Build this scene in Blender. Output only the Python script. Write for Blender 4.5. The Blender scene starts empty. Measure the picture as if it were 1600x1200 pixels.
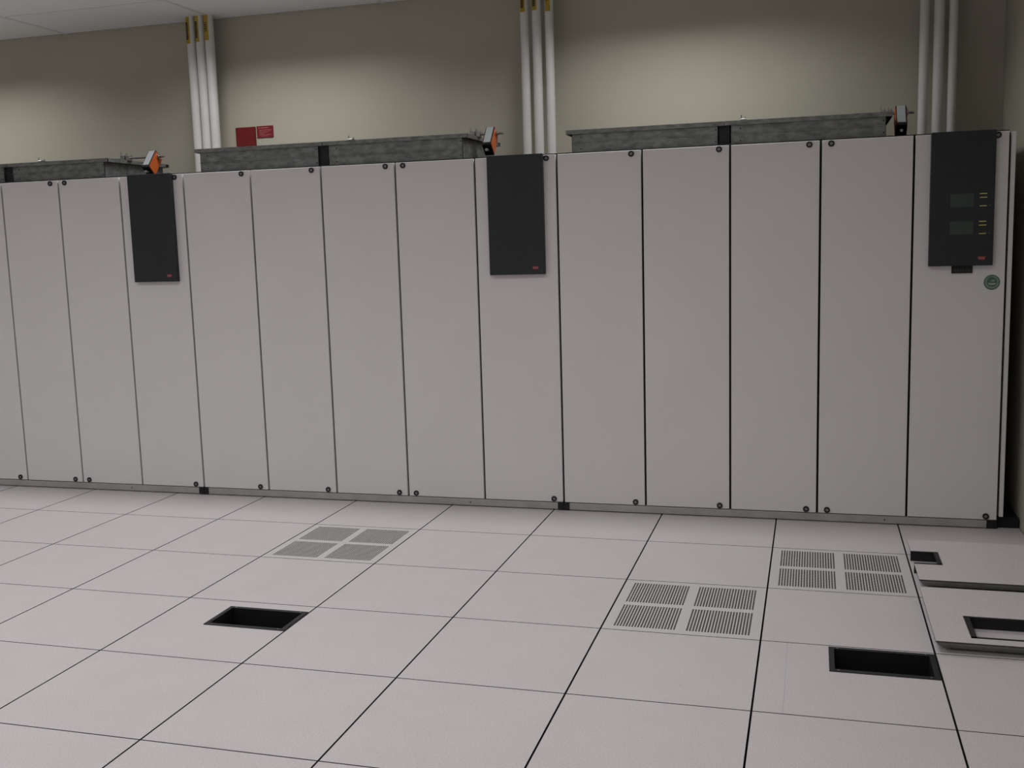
import bpy, bmesh, math, random
from mathutils import Vector, Matrix

random.seed(7)
scene = bpy.context.scene
COL = scene.collection

# ------------------------------------------------------------------ camera
R = math.radians
cam_data = bpy.data.cameras.new('camera')
cam = bpy.data.objects.new('camera', cam_data)
COL.objects.link(cam)
cam_data.sensor_fit = 'HORIZONTAL'
cam_data.sensor_width = 36.0
cam_data.lens = 36.0 * 1635.25 / 1600.0
cam_data.clip_start = 0.05
cam_data.clip_end = 100
rot = Matrix.Rotation(R(16.1461), 4, 'Z') @ Matrix.Rotation(R(82.2924), 4, 'X') @ Matrix.Rotation(R(-1.6522), 4, 'Z')
cam.matrix_world = Matrix.Translation((4.4435, -5.0777, 1.5047)) @ rot
scene.camera = cam

# ------------------------------------------------------------------ world, lights, exposure
world = bpy.data.worlds.new('world')
scene.world = world
world.use_nodes = True
world.node_tree.nodes['Background'].inputs[0].default_value = (0.8, 0.85, 0.9, 1)
world.node_tree.nodes['Background'].inputs[1].default_value = 0.02

ROOM_L, ROOM_R, ROOM_B, ROOM_F, ROOM_H = -3.6576, 5.46, 1.50, -7.30, 3.065
LIGHT_W = 15.6
for lx in (-1.42, 1.15, 3.68):                       # recessed louvred fluorescent fittings on the ceiling grid
    for ly in (0.64, -1.80, -4.24, -6.68):
        ld = bpy.data.lights.new('ceiling_lamp', 'AREA')
        ld.shape = 'RECTANGLE'
        ld.size, ld.size_y = 1.15, 0.22
        ld.energy = LIGHT_W
        ld.color = (0.985, 0.99, 1.0)
        ld.spread = R(144)
        lo = bpy.data.objects.new('ceiling_lamp', ld)
        lo.location = (lx, ly, ROOM_H - 0.012)
        COL.objects.link(lo)

vs = scene.view_settings
vs.view_transform = 'Standard'
vs.look = 'None'
vs.exposure = 0.0
vs.gamma = 1.0
vs.use_curve_mapping = False

# ------------------------------------------------------------------ materials
def new_mat(name):
    m = bpy.data.materials.new(name)
    m.use_nodes = True
    nt = m.node_tree
    return m, nt, nt.nodes['Principled BSDF']

def noise_col(nt, b, c1, c2, scale, detail=3, lo=0.35, hi=0.65, stretch=None):
    tc = nt.nodes.new('ShaderNodeNewGeometry')
    src = tc.outputs['Position']
    if stretch:
        mp = nt.nodes.new('ShaderNodeMapping')
        mp.inputs['Scale'].default_value = stretch
        nt.links.new(src, mp.inputs['Vector'])
        src = mp.outputs['Vector']
    n = nt.nodes.new('ShaderNodeTexNoise')
    n.inputs['Scale'].default_value = scale
    n.inputs['Detail'].default_value = detail
    nt.links.new(src, n.inputs['Vector'])
    r = nt.nodes.new('ShaderNodeValToRGB')
    r.color_ramp.elements[0].position = lo
    r.color_ramp.elements[1].position = hi
    r.color_ramp.elements[0].color = (*c1, 1)
    r.color_ramp.elements[1].color = (*c2, 1)
    nt.links.new(n.outputs['Fac'], r.inputs['Fac'])
    if b is not None:
        nt.links.new(r.outputs['Color'], b.inputs['Base Color'])
    return n, r

def add_bump(nt, b, scale, strength, dist=0.001):
    tc = nt.nodes.new('ShaderNodeNewGeometry')
    n = nt.nodes.new('ShaderNodeTexNoise')
    n.inputs['Scale'].default_value = scale
    n.inputs['Detail'].default_value = 2
    nt.links.new(tc.outputs['Position'], n.inputs['Vector'])
    bp = nt.nodes.new('ShaderNodeBump')
    bp.inputs['Strength'].default_value = strength
    bp.inputs['Distance'].default_value = dist
    nt.links.new(n.outputs['Fac'], bp.inputs['Height'])
    nt.links.new(bp.outputs['Normal'], b.inputs['Normal'])

def plain(name, col, rough=0.5, metal=0.0, spec=0.5, vary=0.0, vscale=6.0, bump=None, emit=None):
    m, nt, b = new_mat(name)
    b.inputs['Base Color'].default_value = (*col, 1)
    b.inputs['Roughness'].default_value = rough
    b.inputs['Metallic'].default_value = metal
    b.inputs['Specular IOR Level'].default_value = spec
    if vary:
        noise_col(nt, b, tuple(c * (1 - vary) for c in col), tuple(min(1, c * (1 + vary)) for c in col), vscale)
    if bump:
        add_bump(nt, b, *bump)
    if emit:
        b.inputs['Emission Color'].default_value = (*emit[0], 1)
        b.inputs['Emission Strength'].default_value = emit[1]
    return m

M = {}
M['wall'] = plain('wall_paint', (0.425, 0.400, 0.324), 0.75, spec=0.2, vary=0.025, vscale=1.5, bump=(160, 0.12, 0.001))
M['bouncewall'] = plain('bounce_wall_paint', (0.74, 0.73, 0.70), 0.75, spec=0.2, vary=0.025, vscale=1.5, bump=(160, 0.12, 0.001))  # for the unseen walls, made pale to bounce more light into the room
M['ceiling'] = plain('ceiling_board', (0.88, 0.875, 0.87), 0.9, spec=0.1, vary=0.04, vscale=90, bump=(220, 0.25, 0.001))
M['tbar'] = plain('ceiling_tee_paint', (0.76, 0.75, 0.74), 0.6, spec=0.3, vary=0.02)
M['door'] = plain('powder_coat_light_grey', (0.66, 0.640, 0.640), 0.5, spec=0.35, vary=0.012, vscale=3, bump=(700, 0.08, 0.0004))
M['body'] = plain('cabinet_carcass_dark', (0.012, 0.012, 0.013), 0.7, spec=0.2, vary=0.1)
M['rail'] = plain('plinth_grey', (0.36, 0.35, 0.335), 0.45, metal=0.25, vary=0.08, vscale=9)
M['black'] = plain('black_plastic', (0.008, 0.008, 0.0085), 0.5, spec=0.35, vary=0.1)
M['charcoal'] = plain('charcoal_plastic', (0.021, 0.0245, 0.0265), 0.5, spec=0.3, vary=0.06, vscale=40)
M['lockmid'] = plain('lock_grey', (0.34, 0.34, 0.34), 0.4, metal=0.3, vary=0.05)
M['pipe'] = plain('pipe_jacket_white', (0.60, 0.585, 0.56), 0.5, spec=0.3, vary=0.03, vscale=8, bump=(40, 0.1, 0.001))
M['yellow'] = plain('label_yellow', (0.38, 0.255, 0.012), 0.5, vary=0.12, vscale=50)
M['ink'] = plain('label_ink', (0.03, 0.015, 0.006), 0.6, vary=0.1)
M['red'] = plain('red_enamel', (0.150, 0.010, 0.012), 0.5, spec=0.3, vary=0.08, vscale=12)
M['signred'] = plain('sign_red', (0.180, 0.013, 0.017), 0.5, spec=0.3, vary=0.06)
M['signink'] = plain('sign_print_pink', (0.42, 0.16, 0.145), 0.6, vary=0.05)
M['orange'] = plain('actuator_orange', (0.42, 0.082, 0.010), 0.45, spec=0.4, vary=0.04)
M['plate'] = plain('actuator_face_grey', (0.27, 0.285, 0.29), 0.5, spec=0.4, vary=0.04)
M['steel'] = plain('bright_steel', (0.33, 0.33, 0.32), 0.35, metal=0.9, vary=0.06, vscale=30)
M['lcd'] = plain('lcd_glass', (0.032, 0.050, 0.042), 0.3, spec=0.5, vary=0.05)
M['led'] = plain('button_print_yellow', (0.66, 0.58, 0.20), 0.5, vary=0.05)
M['ledred'] = plain('led_red', (0.30, 0.13, 0.11), 0.4, vary=0.05)
M['logo'] = plain('logo_red', (0.30, 0.030, 0.045), 0.5, vary=0.05)
M['logoink'] = plain('logo_print', (0.30, 0.16, 0.17), 0.5, vary=0.05)
M['green'] = plain('sticker_green', (0.055, 0.14, 0.10), 0.45, vary=0.15, vscale=60)
M['greenl'] = plain('sticker_pale_green', (0.20, 0.26, 0.21), 0.45, vary=0.1, vscale=60)
M['cream'] = plain('sticker_cream', (0.46, 0.44, 0.36), 0.5, vary=0.05)
M['tagink'] = plain('tag_print', (0.055, 0.06, 0.06), 0.5, vary=0.05)
M['pencil'] = plain('pencil_mark', (0.36, 0.36, 0.40), 0.8, vary=0.1)
M['edge'] = plain('tile_edge_trim', (0.035, 0.03, 0.028), 0.6, vary=0.1)
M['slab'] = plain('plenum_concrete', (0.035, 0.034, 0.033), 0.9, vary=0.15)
M['pan'] = plain('floor_panel_pan', (0.20, 0.21, 0.20), 0.55, metal=0.2, vary=0.1, vscale=10)
M['perf'] = plain('perforated_plate_paint', (0.49, 0.470, 0.460), 0.5, spec=0.35, vary=0.01)

# galvanised steel: mottled, streaked along the rail
m, nt, b = new_mat('galvanised_steel')
noise_col(nt, b, (0.115, 0.123, 0.120), (0.25, 0.26, 0.255), 22, 6, 0.30, 0.72, (1.0, 1.5, 2.0))
b.inputs['Roughness'].default_value = 0.5
b.inputs['Metallic'].default_value = 0.55
M['galv'] = m

# laminate floor: pale warm grey with fine flecks
m, nt, b = new_mat('floor_laminate')
n1, r1 = noise_col(nt, None, (0.462, 0.430, 0.437), (0.545, 0.513, 0.517), 240, 3, 0.38, 0.60)
n2, r2 = noise_col(nt, None, (0.975, 0.965, 0.968), (1.0, 1.0, 1.0), 5.0, 4, 0.3, 0.6)
n3, r3 = noise_col(nt, None, (0.62, 0.57, 0.57), (1.0, 1.0, 1.0), 260, 1, 0.29, 0.37)
mx = nt.nodes.new('ShaderNodeMix'); mx.data_type = 'RGBA'; mx.blend_type = 'MULTIPLY'
mx.inputs['Factor'].default_value = 1.0
mx2 = nt.nodes.new('ShaderNodeMix'); mx2.data_type = 'RGBA'; mx2.blend_type = 'MULTIPLY'
mx2.inputs['Factor'].default_value = 0.8
nt.links.new(r1.outputs['Color'], mx.inputs[6]); nt.links.new(r2.outputs['Color'], mx.inputs[7])
nt.links.new(mx.outputs[2], mx2.inputs[6]); nt.links.new(r3.outputs['Color'], mx2.inputs[7])
nt.links.new(mx2.outputs[2], b.inputs['Base Color'])
b.inputs['Roughness'].default_value = 0.48
b.inputs['Specular IOR Level'].default_value = 0.3
M['lam'] = m

# ------------------------------------------------------------------ helpers
def world_loc(o):
    v = Vector((0, 0, 0))
    while o is not None:
        v += o.location
        o = o.parent
    return v

class MB:
    """Collects shapes, in world coordinates, into one mesh."""
    def __init__(self):
        self.v, self.f, self.mi = [], [], []
    def raw(self, vs_, fs, mi=0):
        k = len(self.v)
        self.v += [tuple(p) for p in vs_]
        self.f += [[i + k for i in q] for q in fs]
        self.mi += [mi] * len(fs)
        return self
    def box(self, x0, x1, y0, y1, z0, z1, mi=0, bev=0.0, seg=1):
        bm = bmesh.new()
        bmesh.ops.create_cube(bm, size=1)
        for v in bm.verts:
            v.co = (x0 + (v.co.x + .5) * (x1 - x0), y0 + (v.co.y + .5) * (y1 - y0), z0 + (v.co.z + .5) * (z1 - z0))
        if bev:
            bmesh.ops.bevel(bm, geom=bm.edges[:], offset=bev, segments=seg, affect='EDGES', profile=0.5)
        bm.verts.index_update()
        self.raw([v.co[:] for v in bm.verts], [[v.index for v in f.verts] for f in bm.faces], mi)
        bm.free()
        return self
    def prism(self, pts, fn, d0, d1, mi=0, mi_side=None):
        """pts: 2-D outline; fn(u, v, d) -> world point; swept from d0 to d1."""
        n = len(pts)
        a = [fn(u, v, d0) for u, v in pts]; c = [fn(u, v, d1) for u, v in pts]
        k = len(self.v)
        self.v += [tuple(p) for p in a + c]
        self.f += [[k + i for i in range(n)][::-1], [k + n + i for i in range(n)]]
        self.mi += [mi, mi]
        for i in range(n):
            j = (i + 1) % n
            self.f.append([k + i, k + j, k + n + j, k + n + i]); self.mi.append(mi if mi_side is None else mi_side)
        return self
    def cyl(self, c, axis, r, h, n=16, mi=0):
        """solid cylinder from c along axis (0,1,2) for h."""
        pts = [(r * math.cos(2 * math.pi * i / n), r * math.sin(2 * math.pi * i / n)) for i in range(n)]
        def fn(u, v, d):
            p = [0, 0, 0]; p[axis] = d; p[(axis + 1) % 3] = u; p[(axis + 2) % 3] = v
            return (c[0] + p[0], c[1] + p[1], c[2] + p[2])
        return self.prism(pts, fn, 0, h, mi)
    def ring(self, c, axis, r0, r1, h, n=20, mi=0):
        """flat washer, hole radius r0, from c along axis for h."""
        vs_, fs = [], []
        for i in range(n):
            a = 2 * math.pi * i / n
            for r, d in ((r0, 0), (r1, 0), (r1, h), (r0, h)):
                p = [0, 0, 0]; p[axis] = d; p[(axis + 1) % 3] = r * math.cos(a); p[(axis + 2) % 3] = r * math.sin(a)
                vs_.append((c[0] + p[0], c[1] + p[1], c[2] + p[2]))
        for i in range(n):
            j = (i + 1) % n
            for k in range(4):
                l = (k + 1) % 4
                fs.append([4 * i + k, 4 * j + k, 4 * j + l, 4 * i + l])
        return self.raw(vs_, fs, mi)
    def mesh(self, name, mats, off=(0, 0, 0), smooth=False):
        me = bpy.data.meshes.new(name)
        ox, oy, oz = off
        me.from_pydata([(x - ox, y - oy, z - oz) for x, y, z in self.v], [], self.f)
        for mt in mats:
            me.materials.append(M[mt])
        for p, i in zip(me.polygons, self.mi):
            p.material_index = i
        bm = bmesh.new(); bm.from_mesh(me)
        bmesh.ops.recalc_face_normals(bm, faces=bm.faces)
        bm.to_mesh(me); bm.free()
        if smooth:
            for p in me.polygons:
                p.use_smooth = True
            me.set_sharp_from_angle(angle=R(40))
        return me
    def build(self, name, mats, parent=None, loc=None, smooth=False):
        """mesh object; its origin is LOC (world), or the parent's origin."""
        pl = world_loc(parent) if parent else Vector((0, 0, 0))
        o_loc = Vector(loc) if loc is not None else pl
        if isinstance(mats, str):
            mats = [mats]
        o = bpy.data.objects.new(name, self.mesh(name, mats, o_loc, smooth))
        COL.objects.link(o)
        if parent:
            o.parent = parent
            o.location = o_loc - pl
        else:
            o.location = o_loc
        return o

def put(name, mesh, parent, wloc):
    o = bpy.data.objects.new(name, mesh)
    COL.objects.link(o)
    o.parent = parent
    o.location = Vector(wloc) - (world_loc(parent) if parent else Vector((0, 0, 0)))
    return o

def tag(o, label=None, cat=None, group=None, kind=None):
    if label: o['label'] = label
    if cat: o['category'] = cat
    if group: o['group'] = group
    if kind: o['kind'] = kind
    return o

def empty(name, loc, label, cat, group=None):
    o = bpy.data.objects.new(name, None)
    o.empty_display_size = 0.1
    o.location = loc
    COL.objects.link(o)
    return tag(o, label, cat, group)

# ------------------------------------------------------------------ setting: walls and ceiling
tag(MB().box(ROOM_L - 0.12, ROOM_R + 0.12, ROOM_B, ROOM_B + 0.12, -0.45, ROOM_H + 0.1).build('wall_back', 'wall'), 'beige painted wall behind the cabinets', kind='structure')
tag(MB().box(ROOM_R, ROOM_R + 0.12, ROOM_F, ROOM_B, -0.45, ROOM_H + 0.1).build('wall_right', 'wall'), 'beige painted side wall at the right end of the cabinet row', kind='structure')
tag(MB().box(ROOM_L - 0.12, ROOM_L, ROOM_F, ROOM_B, -0.45, ROOM_H + 0.1).build('wall_left', 'bouncewall'), 'side wall beyond the left of the picture, made pale to bounce light', kind='structure')
tag(MB().box(ROOM_L - 0.12, ROOM_R + 0.12, ROOM_F - 0.12, ROOM_F, -0.45, ROOM_H + 0.1).build('wall_front', 'bouncewall'), 'unseen wall behind the camera, made pale to bounce light', kind='structure')

ceil = MB().box(ROOM_L, ROOM_R, ROOM_F, ROOM_B, ROOM_H + 0.03, ROOM_H + 0.1).build('ceiling', 'ceiling')
tag(ceil, 'suspended ceiling of white boards in a thin grid', kind='structure')
CX = [0.52 + 1.2192 * k for k in range(-4, 6)]
CX = [ROOM_L] + [x for x in CX if ROOM_L + 0.1 < x < ROOM_R - 0.1] + [ROOM_R]
CY = [ROOM_B - 0.62 - 0.6096 * k for k in range(0, 20)]
CY = [ROOM_B] + [y for y in CY if y > ROOM_F + 0.05] + [ROOM_F]
cache = {}
for i in range(len(CX) - 1):
    for j in range(len(CY) - 1):
        w, d = CX[i + 1] - CX[i], CY[j] - CY[j + 1]
        key = (round(w, 3), round(d, 3))
        if key not in cache:
            cache[key] = MB().box(0.008, w - 0.008, -d + 0.008, -0.008, 0.004, 0.03).mesh('ceiling_tile', ['ceiling'])
        put('ceiling_tile', cache[key], ceil, (CX[i], CY[j], ROOM_H))
for x in CX[1:-1]:
    MB().box(x - 0.012, x + 0.012, ROOM_F, ROOM_B, ROOM_H + 0.001, ROOM_H + 0.012).build('grid_bar', 'tbar', ceil)
for y in CY[1:-1]:
    MB().box(ROOM_L, ROOM_R, y - 0.012, y + 0.012, ROOM_H + 0.0005, ROOM_H + 0.010).build('grid_bar', 'tbar', ceil)

# ------------------------------------------------------------------ setting: raised floor
T = 0.6096
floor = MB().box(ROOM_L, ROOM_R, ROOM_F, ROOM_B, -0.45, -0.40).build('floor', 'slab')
tag(floor, 'raised access floor of pale speckled square panels over a dark void', kind='structure')
GX, GY = 0.0034, 0.0026                                # half joint widths

def plate(x0, x1, y0, y1, z0, z1, hole=None):
    """floor panel, laminate on top, trim round the edge, optional rectangular hole."""
    mb = MB()
    if hole is None:
        bm = MB().box(x0, x1, y0, y1, z0, z1)
        mb.v, mb.f = bm.v, bm.f
        mb.mi = [0 if all(bm.v[i][2] > z1 - 1e-5 for i in q) else 1 for q in bm.f]
        return mb
    a0, a1, b0, b1 = hole
    o = [(x0, y0), (x1, y0), (x1, y1), (x0, y1)]
    h = [(a0, b0), (a1, b0), (a1, b1), (a0, b1)]
    vs_ = [(x, y, z1) for x, y in o + h] + [(x, y, z0) for x, y in o + h]
    for i in range(4):
        j = (i + 1) % 4
        mb.f.append([i, j, 4 + j, 4 + i]); mb.mi.append(0)
        mb.f.append([8 + j, 8 + i, 12 + i, 12 + j]); mb.mi.append(1)
        mb.f.append([i, 8 + i, 8 + j, j]); mb.mi.append(1)
        mb.f.append([4 + j, 12 + j, 12 + i, 4 + i]); mb.mi.append(1)
    mb.v = vs_
    return mb

def perforated(w, d):
    """perforated airflow panel: four fields of small holes in a painted plate."""
    mb = MB()
    mg, qw, N = 0.041, 0.245, 21
    xs = [GX]
    ys = [-d + GY]
    px = qw / N
    def axis(lo, hi, total, hw):
        c = [lo]
        solid = []
        for q in range(2):
            s = mg + q * (total - 2 * mg - qw)
            for k in range(N):
                a = s + (k + .5) * px
                c += [a - hw, a + hw]
        c.append(hi)
        return c
    xc = axis(GX, w - GX, w, 0.0034)
    yc = [y - d for y in axis(GY, d - GY, d, 0.0048)]
    nx, ny = len(xc), len(yc)
    z1, z0 = 0.0, -0.004
    mb.v = [(x, y, z1) for y in yc for x in xc] + [(x, y, z0) for y in yc for x in xc]
    K = nx * ny
    for j in range(ny - 1):
        for i in range(nx - 1):
            a, b_, c, e = j * nx + i, j * nx + i + 1, (j + 1) * nx + i + 1, (j + 1) * nx + i
            if i % 2 == 1 and j % 2 == 1:          # a hole: its four walls
                for p, q in ((a, b_), (b_, c), (c, e), (e, a)):
                    mb.f.append([p, p + K, q + K, q]); mb.mi.append(1)
            else:
                mb.f.append([a, b_, c, e]); mb.mi.append(0)
    k = len(mb.v)                                   # skirt
    o = [(GX, -d + GY), (w - GX, -d + GY), (w - GX, -GY), (GX, -GY)]
    mb.v += [(x, y, 0.0) for x, y in o] + [(x, y, -0.035) for x, y in o]
    for i in range(4):
        j = (i + 1) % 4
        mb.f.append([k + i, k + j, k + 4 + j, k + 4 + i]); mb.mi.append(1)
    return mb

tiles = {}
HOLES = {(3, 2): (2.072, 2.4345, -1.503, -1.288), (7, 2): (4.5105, 4.8730, -1.460, -1.236)}
PERF = {(3, 0), (6, 1), (7, 0)}
perf_mesh = None
for c in range(-6, 9):
    for r in range(-3, 12):
        x0, y1 = c * T, -r * T
        w = min(T, ROOM_R - x0)
        yb = min(y1, ROOM_B)
        d = yb - max(y1 - T, ROOM_F)
        if d < 0.05:
            continue
        if (c, r) in PERF:
            if perf_mesh is None:
                pm = perforated(T, T)
                me = bpy.data.meshes.new('perforated_tile')
                me.from_pydata(pm.v, [], pm.f)
                me.materials.append(M['perf']); me.materials.append(M['edge'])
                for p, i in zip(me.polygons, pm.mi):
                    p.material_index = i
                perf_mesh = me
            put('perforated_tile', perf_mesh, floor, (x0, y1, 0))
        elif (c, r) in HOLES:
            a0, a1, b0, b1 = HOLES[(c, r)]
            t = plate(x0 + GX, x0 + w - GX, y1 - d + GY, y1 - GY, -0.035, 0.0, (a0 + .012, a1 - .006, b0 + .012, b1 - .012)).build('floor_tile', ['lam', 'edge'], floor, (x0, y1, 0))
            tag(t, 'floor panel with a black framed cable opening')
            fr = MB()                                # black trim: flange on top, lining below, corner screws
            fw = 0.019
            fr.box(a0, a1, b0, b0 + fw, 0.0, 0.003); fr.box(a0, a1, b1 - fw, b1, 0.0, 0.003)
            fr.box(a0, a0 + fw, b0 + fw, b1 - fw, 0.0, 0.003); fr.box(a1 - fw, a1, b0 + fw, b1 - fw, 0.0, 0.003)
            li = fw - 0.004
            for (u0, u1, v0, v1) in ((a0 + li, a1 - li, b0 + li, b0 + fw), (a0 + li, a1 - li, b1 - fw, b1 - li), (a0 + li, a0 + fw, b0 + li, b1 - li), (a1 - fw, a1 - li, b0 + li, b1 - li)):
                fr.box(u0, u1, v0, v1, -0.07, 0.0005)
            for sx in (a0 + .011, a1 - .011):
                for sy in (b0 + .011, b1 - .011):
                    fr.cyl((sx + (0.02 if sx < a0 + .1 else -0.02), sy, 0.003), 2, 0.0035, 0.001, 8, 1)
            fr.build('cutout_frame', ['black', 'steel'], t)
            if c == 7:
                MB().box(4.364, 4.3655, -1.8255, -1.222, 0.0, 0.0003).build('pencil_line', 'pencil', t)
        else:
            key = (round(w, 4), round(d, 4))
            if key not in tiles:
                tiles[key] = plate(GX, w - GX, -d + GY, -GY, -0.035, 0.0).mesh('floor_tile', ['lam', 'edge'])
            put('floor_tile', tiles[key], floor, (x0, yb, 0))

# ------------------------------------------------------------------ cabinets
FY = 0.526                                            # door face
ZB, ZT = 0.046, 1.968
SEAMS = [-1.376, -0.946, -0.516, -0.087, 0.358, 0.803, 1.254, 1.709, 2.169, 2.640, 3.106, 3.569, 4.026, 4.475, 4.917, 5.350]
lock_mb = MB().ring((0, 0, 0), 1, 0.0072, 0.0155, -0.006, 20, 0)
lock_mb.cyl((0, 0, 0), 1, 0.0075, -0.0035, 14, 1)
lock_mb.box(-0.0012, 0.0012, -0.0045, -0.0034, -0.005, 0.005, 0)
lock_mesh = lock_mb.mesh('lock', ['black', 'lockmid'])

def logo(parent, cx, y, cz):
    f = lambda u, v, d: (cx + u, d, cz + v)
    o = MB().prism([(-.017, .0085), (.019, .0085), (.014, -.0085), (-.012, -.0085)], f, y, y - 0.0012).build('logo_badge', 'logo', parent)
    k = MB()                                          # three pale letter-like strokes on the red badge
    for u in (-.010, 0.0, .010):
        k.box(cx + u - .0035, cx + u + .0035, y - .0017, y - .0011, cz - .0035, cz + .0035)
    k.build('badge_lettering', 'logoink', parent)
    return o

CAB = [
    ('tall light grey equipment cabinet at the left, cut off by the picture edge', SEAMS[0:6]),
    ('tall light grey equipment cabinet in the middle of the row, blank dark panel', SEAMS[5:11]),
    ('tall light grey equipment cabinet at the right with two small screens on its dark panel', SEAMS[10:16]),
]
for ci, (lab, S) in enumerate(CAB):
    cab = empty('equipment_cabinet', ((S[0] + S[-1]) / 2, 0.95, 0.0), lab, 'cabinet', 'row of equipment cabinets')
    x0, x1 = S[0], S[-1]
    MB().box(x0 + 0.002, x1 - 0.002, FY + 0.028, 1.30, 0.050, ZT + 0.007).build('carcass', 'body', cab)
    # plinth: recessed dark base, front rail in grey, black joint block
    MB().box(x0 + 0.01, x1 - 0.01, FY + 0.03, 1.29, 0.0, 0.050).build('plinth', 'body', cab)
    rx0 = x0 + (0.032 if ci else 0.0)
    rx1 = x1 - (0.034 if ci < 2 else 0.052)
    rail = MB().box(rx0, rx1, FY - 0.004, FY + 0.028, 0.005, 0.0425, bev=0.0012).build('base_rail', 'rail', cab)
    xm = S[0] + (S[-1] - S[0]) * 0.76
    MB().cyl((xm, FY - 0.004, 0.024), 1, 0.004, -0.002, 10).build('rail_screw', 'black', rail)
    if ci:
        MB().box(x0 + 0.001, x0 + 0.032, FY - 0.008, FY + 0.027, 0.004, 0.0440, bev=0.001).build('joint_block', 'black', cab)
    if ci < 2:
        MB().box(x1 - 0.034, x1 - 0.001, FY - 0.008, FY + 0.027, 0.004, 0.0440, bev=0.001).build('joint_block', 'black', cab)
    else:
        MB().box(x1 - 0.052, x1 - 0.003, FY - 0.0, FY + 0.027, 0.0, 0.0435, bev=0.001).build('joint_block', 'black', cab)
    for i in range(5):
        a, b_ = S[i] + 0.0055, S[i + 1] - 0.0055
        dr = MB().box(a, b_, FY, FY + 0.022, ZB, ZT, bev=0.0022, seg=2).build('door', 'door', cab)
        left = (i == 3)
        lx = S[i] + 0.050 if left else S[i + 1] - 0.056
        for lz in (ZT - 0.018, ZB + 0.018):
            put('lock', lock_mesh, dr, (lx, FY, lz))
        # hairline dark shadow strip at the foot of each door comes from the gap above the rail
    # dark control panel on the fifth door
    w5 = S[5] - S[4]
    px0 = S[4] + 0.172 * w5
    px1 = px0 + 0.675 * w5
    pz0, pz1 = 1.327, ZT + 0.007
    py = FY - 0.030
    cp = MB().box(px0, px1, py, FY + 0.0, pz0, pz1, bev=0.003, seg=2).build('control_panel', 'charcoal', cab)
    tag(cp, 'dark charcoal control panel with a small red badge')
    logo(cp, px1 - 0.052, py, pz0 + 0.036)
    if ci == 2:
        for sz in (1.645, 1.512):
            MB().box(5.084, 5.192, py - 0.002, py + 0.001, sz - 0.033, sz + 0.032, bev=0.001).build('screen', 'lcd', cp)
            for dz in (0.0285, 0.0105, -0.0300):
                MB().box(5.2165, 5.2490, py - 0.0015, py + 0.001, sz + dz - 0.0019, sz + dz + 0.0019).build('button_bar', 'led', cp)
            MB().box(5.2605, 5.2650, py - 0.0015, py + 0.001, sz - 0.0310, sz - 0.0270).build('indicator', 'ledred', cp)
        tg = MB().box(5.1005, 5.1965, FY - 0.008, FY, 1.290, 1.330, bev=0.001).build('name_tag', 'black', cp)
        k = MB()
        for i in range(6):
            u = 5.114 + i * 0.0125
            k.box(u, u + 0.008, FY - 0.0086, FY - 0.0079, 1.300, 1.304); k.box(u, u + 0.003, FY - 0.0086, FY - 0.0079, 1.304, 1.311)
        k.build('tag_lettering', 'tagink', cab)
        # round green sticker
        st = MB().cyl((5.287, FY, 1.243), 1, 0.0375, -0.0010, 32).build('round_sticker', 'greenl', cab)
        tag(st, 'round green sticker on the last door')
        s2 = MB()
        s2.ring((5.287, FY - 0.001, 1.243), 1, 0.0310, 0.0365, -0.0005, 32, 0)
        s2.cyl((5.287, FY - 0.001, 1.245), 1, 0.0235, -0.0005, 24, 0)
        s2.prism([(-.018, -.003), (-.014, -.010), (0, -.013), (.014, -.010), (.018, -.003), (0, -.006)], lambda u, v, d: (5.287 + u, d, 1.243 + v), FY - 0.0014, FY - 0.0019, 1)
        s2.prism([(-.010, .004), (-.003, .012), (.010, .014), (.015, .005), (.004, .002)], lambda u, v, d: (5.287 + u, d, 1.243 + v), FY - 0.0014, FY - 0.0019, 2)
        s2.build('sticker_print', ['green', 'cream', 'greenl'], st)
        MB().box(x1 - 0.003, 5.452, FY + 0.03, 1.29, 0.0, 0.052).build('gap_shade_strip', 'body', cab)  # black strip added as the deep shade on the floor beside the wall
        # end panel at the right of the row
        MB().box(5.356, 5.377, FY + 0.012, 1.30, 0.060, ZT - 0.004, bev=0.002).build('side_panel', 'door', cab)

# ------------------------------------------------------------------ air dampers on the cabinet tops
def clamp(parent, x, y, z, s=1.0):
    k = MB()
    k.box(x - 0.010 * s, x + 0.010 * s, y - 0.016 * s, y + 0.016 * s, z - 0.014 * s, z + 0.012 * s, bev=0.002)
    k.cyl((x - 0.008 * s, y - 0.010 * s, z), 2, 0.0032, 0.026 * s, 8)
    k.cyl((x + 0.005 * s, y + 0.010 * s, z), 2, 0.0032, 0.020 * s, 8)
    return k.build('shaft_clamp', 'steel', parent)

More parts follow.
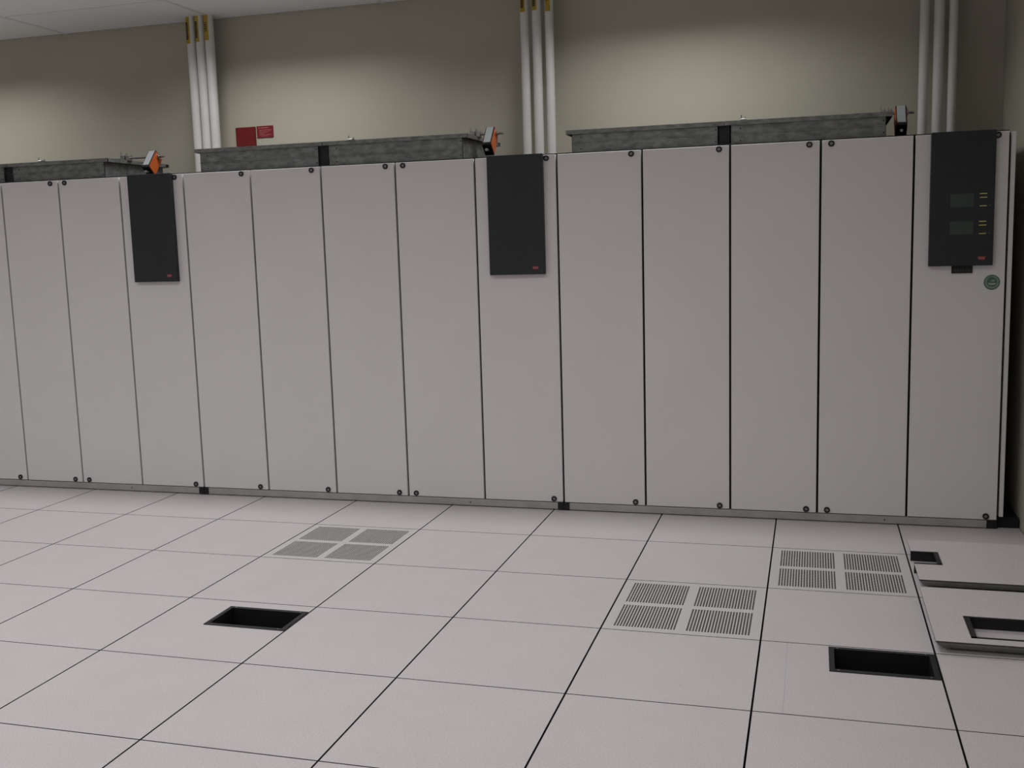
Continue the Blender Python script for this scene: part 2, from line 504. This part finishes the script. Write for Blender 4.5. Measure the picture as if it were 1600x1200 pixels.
def damper(label, x0, g, x1, ax, zt, shaft_end):
    yb0, yb1 = FY + 0.062, 1.20
    zb = ZT + 0.007
    root = empty('air_damper', ((x0 + x1) / 2, (yb0 + yb1) / 2, zb), label, 'damper', 'air dampers on the cabinet tops')
    ov, t, lip = 0.030, 0.003, 0.022
    for (a, b_) in ((x0, g - 0.002), (g + 0.002, x1)):
        wa, wb = a + ov, b_ - ov                      # webs stand in from the flanges
        f = MB()                                      # front channel
        f.box(wa, wb, yb0, yb0 + t, zb, zt)
        f.box(a, b_, yb0 - 0.013, yb0 + t, zt - t, zt)
        f.box(a, b_, yb0 - 0.013, yb0 - 0.013 + t, zt - lip, zt - t)
        f.box(a, b_, yb0 - 0.013, yb0 + t, zb, zb + t)
        f.box(wa, wb, yb0 - 0.006, yb0 + 0.001, zb + 0.052, zb + 0.056)
        f.build('front_channel', 'galv', root)
        f = MB()
        f.box(wa, wb, yb1 - t, yb1, zb, zt)
        f.box(a, b_, yb1 - t, yb1 + ov, zt - t, zt)
        f.box(a, b_, yb1 + ov - t, yb1 + ov, zt - lip, zt - t)
        f.box(a, b_, yb1 - t, yb1 + ov, zb, zb + t)
        f.build('rear_channel', 'galv', root)
        for xe, s in ((wa, -1), (wb, 1)):             # end channels
            f = MB()
            lo, hi = sorted((xe, xe - s * t))
            f.box(lo, hi, yb0, yb1, zb, zt)
            lo, hi = sorted((xe, xe + s * ov))
            f.box(lo, hi, yb0 + t, yb1 - t, zt - t, zt)
            lo, hi = sorted((xe + s * ov, xe + s * (ov - t)))
            f.box(lo, hi, yb0 + t, yb1 - t, zt - lip, zt - t)
            f.build('end_channel', 'galv', root)
        for k in range(4):                            # damper blades inside the frame, closed flat
            y = yb0 + 0.03 + k * 0.14
            MB().box(wa + 0.01, wb - 0.01, y, y + 0.135, zb + 0.055, zb + 0.058).build('blade', 'galv', root)
        for q in (wa + 0.05, wb - 0.012):             # rivets on the web
            for z in (zb + 0.02, zt - lip - 0.018):
                MB().cyl((q, yb0, z), 1, 0.0035, -0.002, 8).build('rivet', 'body', root)
    MB().box(g - 0.027, g + 0.027, yb0 + 0.010, yb1 - 0.01, zb, zt - lip).build('joint_strip', 'black', root)
    sy, sz = 0.800, zt + 0.013
    MB().cyl((g + 0.05, sy, sz), 0, 0.0065, shaft_end - (g + 0.05), 12).build('shaft', 'steel', root, smooth=True)
    clamp(root, x1 - 0.034, sy, sz, 1.5)
    clamp(root, x1 + 0.000, sy, sz, 1.25)
    clamp(root, g + 0.085, sy, sz, 1.4)
    # actuator: tilted box on the shaft, orange cheeks, grey face, black rim
    a0, a1 = ax
    A, Bp, D, Cc = (0.690, 2.050), (0.782, 2.157), (0.842, 2.100), (0.752, 1.990)
    A = (A[0], A[1] + zt - 2.105); Bp = (Bp[0], Bp[1] + zt - 2.105); D = (D[0], D[1] + zt - 2.105); Cc = (Cc[0], max(Cc[1] + zt - 2.105, ZT + 0.012))
    def shrink(q, pts, s):
        cx = sum(p[0] for p in pts) / 4; cy = sum(p[1] for p in pts) / 4
        return (cx + (q[0] - cx) * s, cy + (q[1] - cy) * s)
    P4 = [A, Bp, D, Cc]
    def rounded(pts, r):
        out = []
        for i in range(4):
            p, q, n = Vector(pts[i]), Vector(pts[i - 1]), Vector(pts[(i + 1) % 4])
            d0, d1 = (q - p).normalized(), (n - p).normalized()
            for u in (0, .5, 1):
                out.append(tuple(p + d0 * r * (1 - u) ** 2 + d1 * r * u ** 2))
        return out
    fn = lambda u, v, d: (d, u, v)
    act = MB().prism(rounded(P4, 0.010), fn, a0, a1).build('actuator', 'black', root)
    tag(act, 'orange and grey rotary actuator box on the damper shaft')
    inner = [shrink(q, P4, 0.91) for q in P4]
    MB().prism(rounded(inner, 0.010), fn, a1, a1 + 0.003).build('side_cover', 'orange', act)
    MB().prism(rounded(inner, 0.010), fn, a0 - 0.003, a0).build('side_cover', 'orange', act)
    # grey face plate on the front upper side, from A to B
    n = Vector((-(Bp[1] - A[1]), Bp[0] - A[0])).normalized()
    e = (Vector(Bp) - Vector(A))
    s0, s1 = Vector(A) + e * 0.10, Vector(A) + e * 0.94
    MB().prism([tuple(s0), tuple(s1), tuple(s1 + n * 0.003), tuple(s0 + n * 0.003)], fn, a0 + 0.005, a1 - 0.005).build('face_plate', 'plate', act)
    k = MB()                                          # hub and U-bolt on the outer cheek
    hx, hy = sy, sz
    k.cyl((a1 + 0.003, hx, hy), 0, 0.017, 0.008, 14)
    k.box(a1 + 0.009, a1 + 0.018, hx - 0.018, hx + 0.018, hy - 0.006, hy + 0.006, bev=0.002)
    k.cyl((a1 + 0.010, hx - 0.013, hy), 0, 0.004, 0.022, 8); k.cyl((a1 + 0.010, hx + 0.013, hy), 0, 0.004, 0.022, 8)
    k.build('hub_clamp', 'steel', act)
    k = MB()                                          # cable gland and foot bracket
    k.cyl(((a0 + a1) / 2, A[0] - 0.002, A[1] - 0.030), 1, 0.008, 0.04, 10)
    k.build('cable_gland', 'lockmid', act)
    MB().box(a0 + 0.012, a1 - 0.012, 0.775, 0.90, ZT + 0.007, ZT + 0.024, bev=0.002).build('foot_bracket', 'galv', root)
    return root

damper('galvanised air damper on the left cabinet, actuator with its orange side showing widest', -1.300, -0.502, 0.245, (0.408, 0.458), 2.092, 0.505)
damper('galvanised air damper on the middle cabinet, lying in front of the red wall box', 0.862, 1.705, 2.587, (2.638, 2.688), 2.112, 2.735)
damper('galvanised air damper on the right cabinet, actuator seen face on', 3.150, 3.992, 4.817, (4.842, 4.893), 2.095, 4.935)

# ------------------------------------------------------------------ pipes on the back wall
def pipe(x, r, label, band=None, grp=None):
    root = empty('insulated_pipe', (x, ROOM_B - 0.140, 0.0), label, 'pipe', grp)
    y = ROOM_B - 0.140
    MB().cyl((x, y, 0.0), 2, r, ROOM_H + 0.02, 28).build('pipe_body', 'pipe', root, smooth=True)
    if band:
        z0, z1, ang, span, style = band
        n = 10
        vs_, fs = [], []
        for i in range(n + 1):
            a = R(ang - span / 2 + span * i / n)
            dx, dy = math.sin(a), -math.cos(a)
            for z in (z0, z1):
                vs_.append((x + dx * (r + .0006), y + dy * (r + .0006), z))
                vs_.append((x + dx * (r + .0016), y + dy * (r + .0016), z))
        for i in range(n):
            b0, b1 = 4 * i, 4 * i + 4
            fs += [[b0 + 1, b1 + 1, b1 + 3, b0 + 3], [b0, b0 + 2, b1 + 2, b1], [b0 + 2, b0 + 3, b1 + 3, b1 + 2], [b0, b1, b1 + 1, b0 + 1]]
        fs += [[0, 1, 3, 2], [4 * n, 4 * n + 2, 4 * n + 3, 4 * n + 1]]
        lb = MB().raw(vs_, fs).build('pipe_label', 'yellow', root, smooth=True)
        tag(lb, 'yellow label with dark upright lettering')
        k = MB()                                      # illegible dark lettering running up the pipe
        a = R(ang)
        h = z1 - z0
        glyphs = 9 if style == 'dense' else 5
        lo, hi = (0.14, 0.80) if style == 'dense' else (0.34, 0.72)
        for i in range(glyphs):
            zc = z0 + h * (lo + (hi - lo) * (i + .5) / glyphs)
            gh = h * (hi - lo) / glyphs * (0.43 if style == 'dense' else 0.34)
            for s in (-0.30, 0.0, 0.30):
                if style != 'dense' and (i + int(s * 10)) % 2 == 0 and s == 0:
                    continue
                aa = a + s * R(span) * 0.55
                tx, ty = math.cos(aa), math.sin(aa)
                cx, cy = x + math.sin(aa) * (r + .0016), y - math.cos(aa) * (r + .0016)
                wv = r * R(span) * 0.10
                p = [(cx - tx * wv, cy - ty * wv), (cx + tx * wv, cy + ty * wv)]
                nx_, ny_ = math.sin(aa) * .0006, -math.cos(aa) * .0006
                q = [(p[1][0] + nx_, p[1][1] + ny_), (p[0][0] + nx_, p[0][1] + ny_)]
                pts = p + q
                k.raw([(u, v, zc - gh) for u, v in pts] + [(u, v, zc + gh) for u, v in pts],
                      [[0, 1, 2, 3], [7, 6, 5, 4], [0, 4, 5, 1], [1, 5, 6, 2], [2, 6, 7, 3], [3, 7, 4, 0]])
        k.build('label_lettering', 'ink', lb)
    return root

G1, G2, G3 = 'three pipes left of the red wall box', 'three pipes above the middle dark panel', 'three pipes in the right corner'
pipe(0.402, 0.0310, 'white pipe, first from the left of the close trio beside the red box', (2.888, 3.062, -22, 76, 'dense'), G1)
pipe(0.471, 0.0315, 'white pipe, middle of the close trio beside the red box', (2.894, 3.062, -22, 76, 'dense'), G1)
pipe(0.540, 0.0315, 'white pipe, nearest the red box of the close trio', (2.900, 3.062, -16, 76, 'open'), G1)
pipe(2.726, 0.0265, 'white pipe, left of the three behind the middle cabinet panel', (2.895, 3.062, -14, 72, 'dense'), G2)
pipe(2.803, 0.0285, 'white pipe, middle of the three behind the middle cabinet panel', (2.900, 3.062, -20, 72, 'dense'), G2)
pipe(2.882, 0.0265, 'white pipe, right of the three behind the middle cabinet panel', (2.888, 3.062, -8, 72, 'open'), G2)
pipe(5.026, 0.0258, 'shaded pipe, left of the three in the right corner, beside the actuator', None, G3)
pipe(5.102, 0.0285, 'shaded pipe, middle of the three in the right corner', None, G3)
pipe(5.176, 0.0240, 'shaded pipe, right of the three, nearest the right side wall', None, G3)

# ------------------------------------------------------------------ red box and red sign on the wall
rb = empty('wall_box', (0.692, ROOM_B, 2.14), 'plain dark red box on the wall behind the middle damper', 'wall box')
MB().box(0.6175, 0.767, 1.487, ROOM_B, 2.14, 2.338, bev=0.002).build('box_body', 'red', rb)
MB().box(0.6225, 0.762, 1.484, 1.487, 2.145, 2.333, bev=0.001).build('box_cover', 'red', rb)
sg = MB().box(0.776, 0.900, ROOM_B - 0.006, ROOM_B - 0.001, 2.262, 2.340).build('wall_sign', 'signred', None, (0.838, ROOM_B, 2.262))
tag(sg, 'small red sign with rows of pale print beside the red box', 'sign')
k = MB()
random.seed(3)
for row, (z, h, segs) in enumerate(((2.327, .0045, ((.79, .803), (.81, .866))), (2.313, .0022, ((.795, .83), (.835, .885))), (2.305, .0022, ((.795, .85), (.856, .885))),
                                    (2.297, .0022, ((.795, .815), (.82, .86))), (2.289, .0022, ((.80, .835),)), (2.281, .0022, ((.795, .84), (.846, .884))), (2.273, .0022, ((.81, .86),)))):
    for a, b_ in segs:
        k.box(a, b_, ROOM_B - 0.0068, ROOM_B - 0.0059, z - h / 2, z + h / 2)
k.build('sign_print', 'signink', sg)

# ------------------------------------------------------------------ loose floor panels lying on the floor
PH = 0.045
def loose(label, x0, x1, y0, y1, cut, open_left):
    root = empty('loose_floor_panel', ((x0 + x1) / 2, (y0 + y1) / 2, 0.0), label, 'floor panel', 'loose floor panels by the right wall')
    n0, nx, n1 = cut[2], cut[1], cut[3]
    zt0 = PH - 0.005
    def outline(i):
        if open_left:
            L = x0 + i
            return [(L, y0 + i), (x1 - i, y0 + i), (x1 - i, y1 - i), (L, y1 - i), (L, n1), (nx, n1), (nx, n0), (L, n0)]
        return [(x0 + i, y0 + i), (x1 - i, y0 + i), (x1 - i, y1 - i), (x0 + i, y1 - i)]
    rings = [(0.002, zt0), (0.008, 0.030), (0.028, 0.010), (0.064, 0.0005)]
    f = lambda u, v, d: (u, v, d)
    pan = MB()
    if open_left:
        MB().prism(outline(0), f, zt0, PH, 0, 1).build('top_sheet', ['lam', 'edge'], root)
        n = 8
        for i, z in rings:
            pan.v += [(u, v, z) for u, v in outline(i)]
        for s in range(3):
            for i in range(n):
                j = (i + 1) % n
                pan.f.append([s * n + i, s * n + j, (s + 1) * n + j, (s + 1) * n + i]); pan.mi.append(0)
        pan.f.append([3 * n + i for i in range(n)]); pan.mi.append(0)
    else:
        plate(x0, x1, y0, y1, zt0, PH, cut).build('top_sheet', ['lam', 'edge'], root)
        for i, z in rings:
            pan.v += [(u, v, z) for u, v in outline(i)]
        for s in range(3):
            for i in range(4):
                j = (i + 1) % 4
                pan.f.append([s * 4 + i, s * 4 + j, (s + 1) * 4 + j, (s + 1) * 4 + i]); pan.mi.append(0)
        hv = [(cut[0], cut[2]), (cut[1], cut[2]), (cut[1], cut[3]), (cut[0], cut[3])]
        k0 = len(pan.v)
        pan.v += [(u, v, 0.0005) for u, v in hv] + [(u, v, zt0) for u, v in hv]
        for i in range(4):
            j = (i + 1) % 4
            pan.f.append([12 + i, 12 + j, k0 + j, k0 + i]); pan.mi.append(0)
            pan.f.append([k0 + i, k0 + j, k0 + 4 + j, k0 + 4 + i]); pan.mi.append(0)
    pan.build('panel_pan', 'pan', root)
    # black trim round the opening: flange on top and a lining inside
    a0, a1, b0, b1 = cut
    fr = MB(); fw = 0.020
    sides = [(a0, a1, b0, b0 + fw * 0.55), (a0, a1, b1 - fw * 0.55, b1), (a1 - fw, a1, b0, b1)]
    lin = [(a0, a1 - 0.004, b1 - 0.004, b1 - 0.001), (a0, a1 - 0.004, b0 + 0.001, b0 + 0.004), (a1 - 0.005, a1 - 0.001, b0, b1)]
    if not open_left:
        sides.append((a0, a0 + fw, b0, b1)); lin.append((a0 + 0.001, a0 + 0.005, b0, b1))
    for u0, u1, v0, v1 in sides:
        fr.box(u0, u1, v0, v1, PH - 0.004, PH + 0.002)
    for u0, u1, v0, v1 in lin:
        fr.box(u0, u1, v0, v1, 0.001, PH - 0.003)
    fr.build('cutout_frame', 'black', root)
    return root

loose('loose floor panel nearest the cabinets, small notch in its left edge', 4.886, 5.450, -0.510, 0.095, (4.886, 5.003, -0.288, -0.098), True)
loose('loose floor panel in front of the other, with a large rectangular opening', 4.879, 5.446, -1.212, -0.606, (5.004, 5.372, -1.160, -0.935), False)
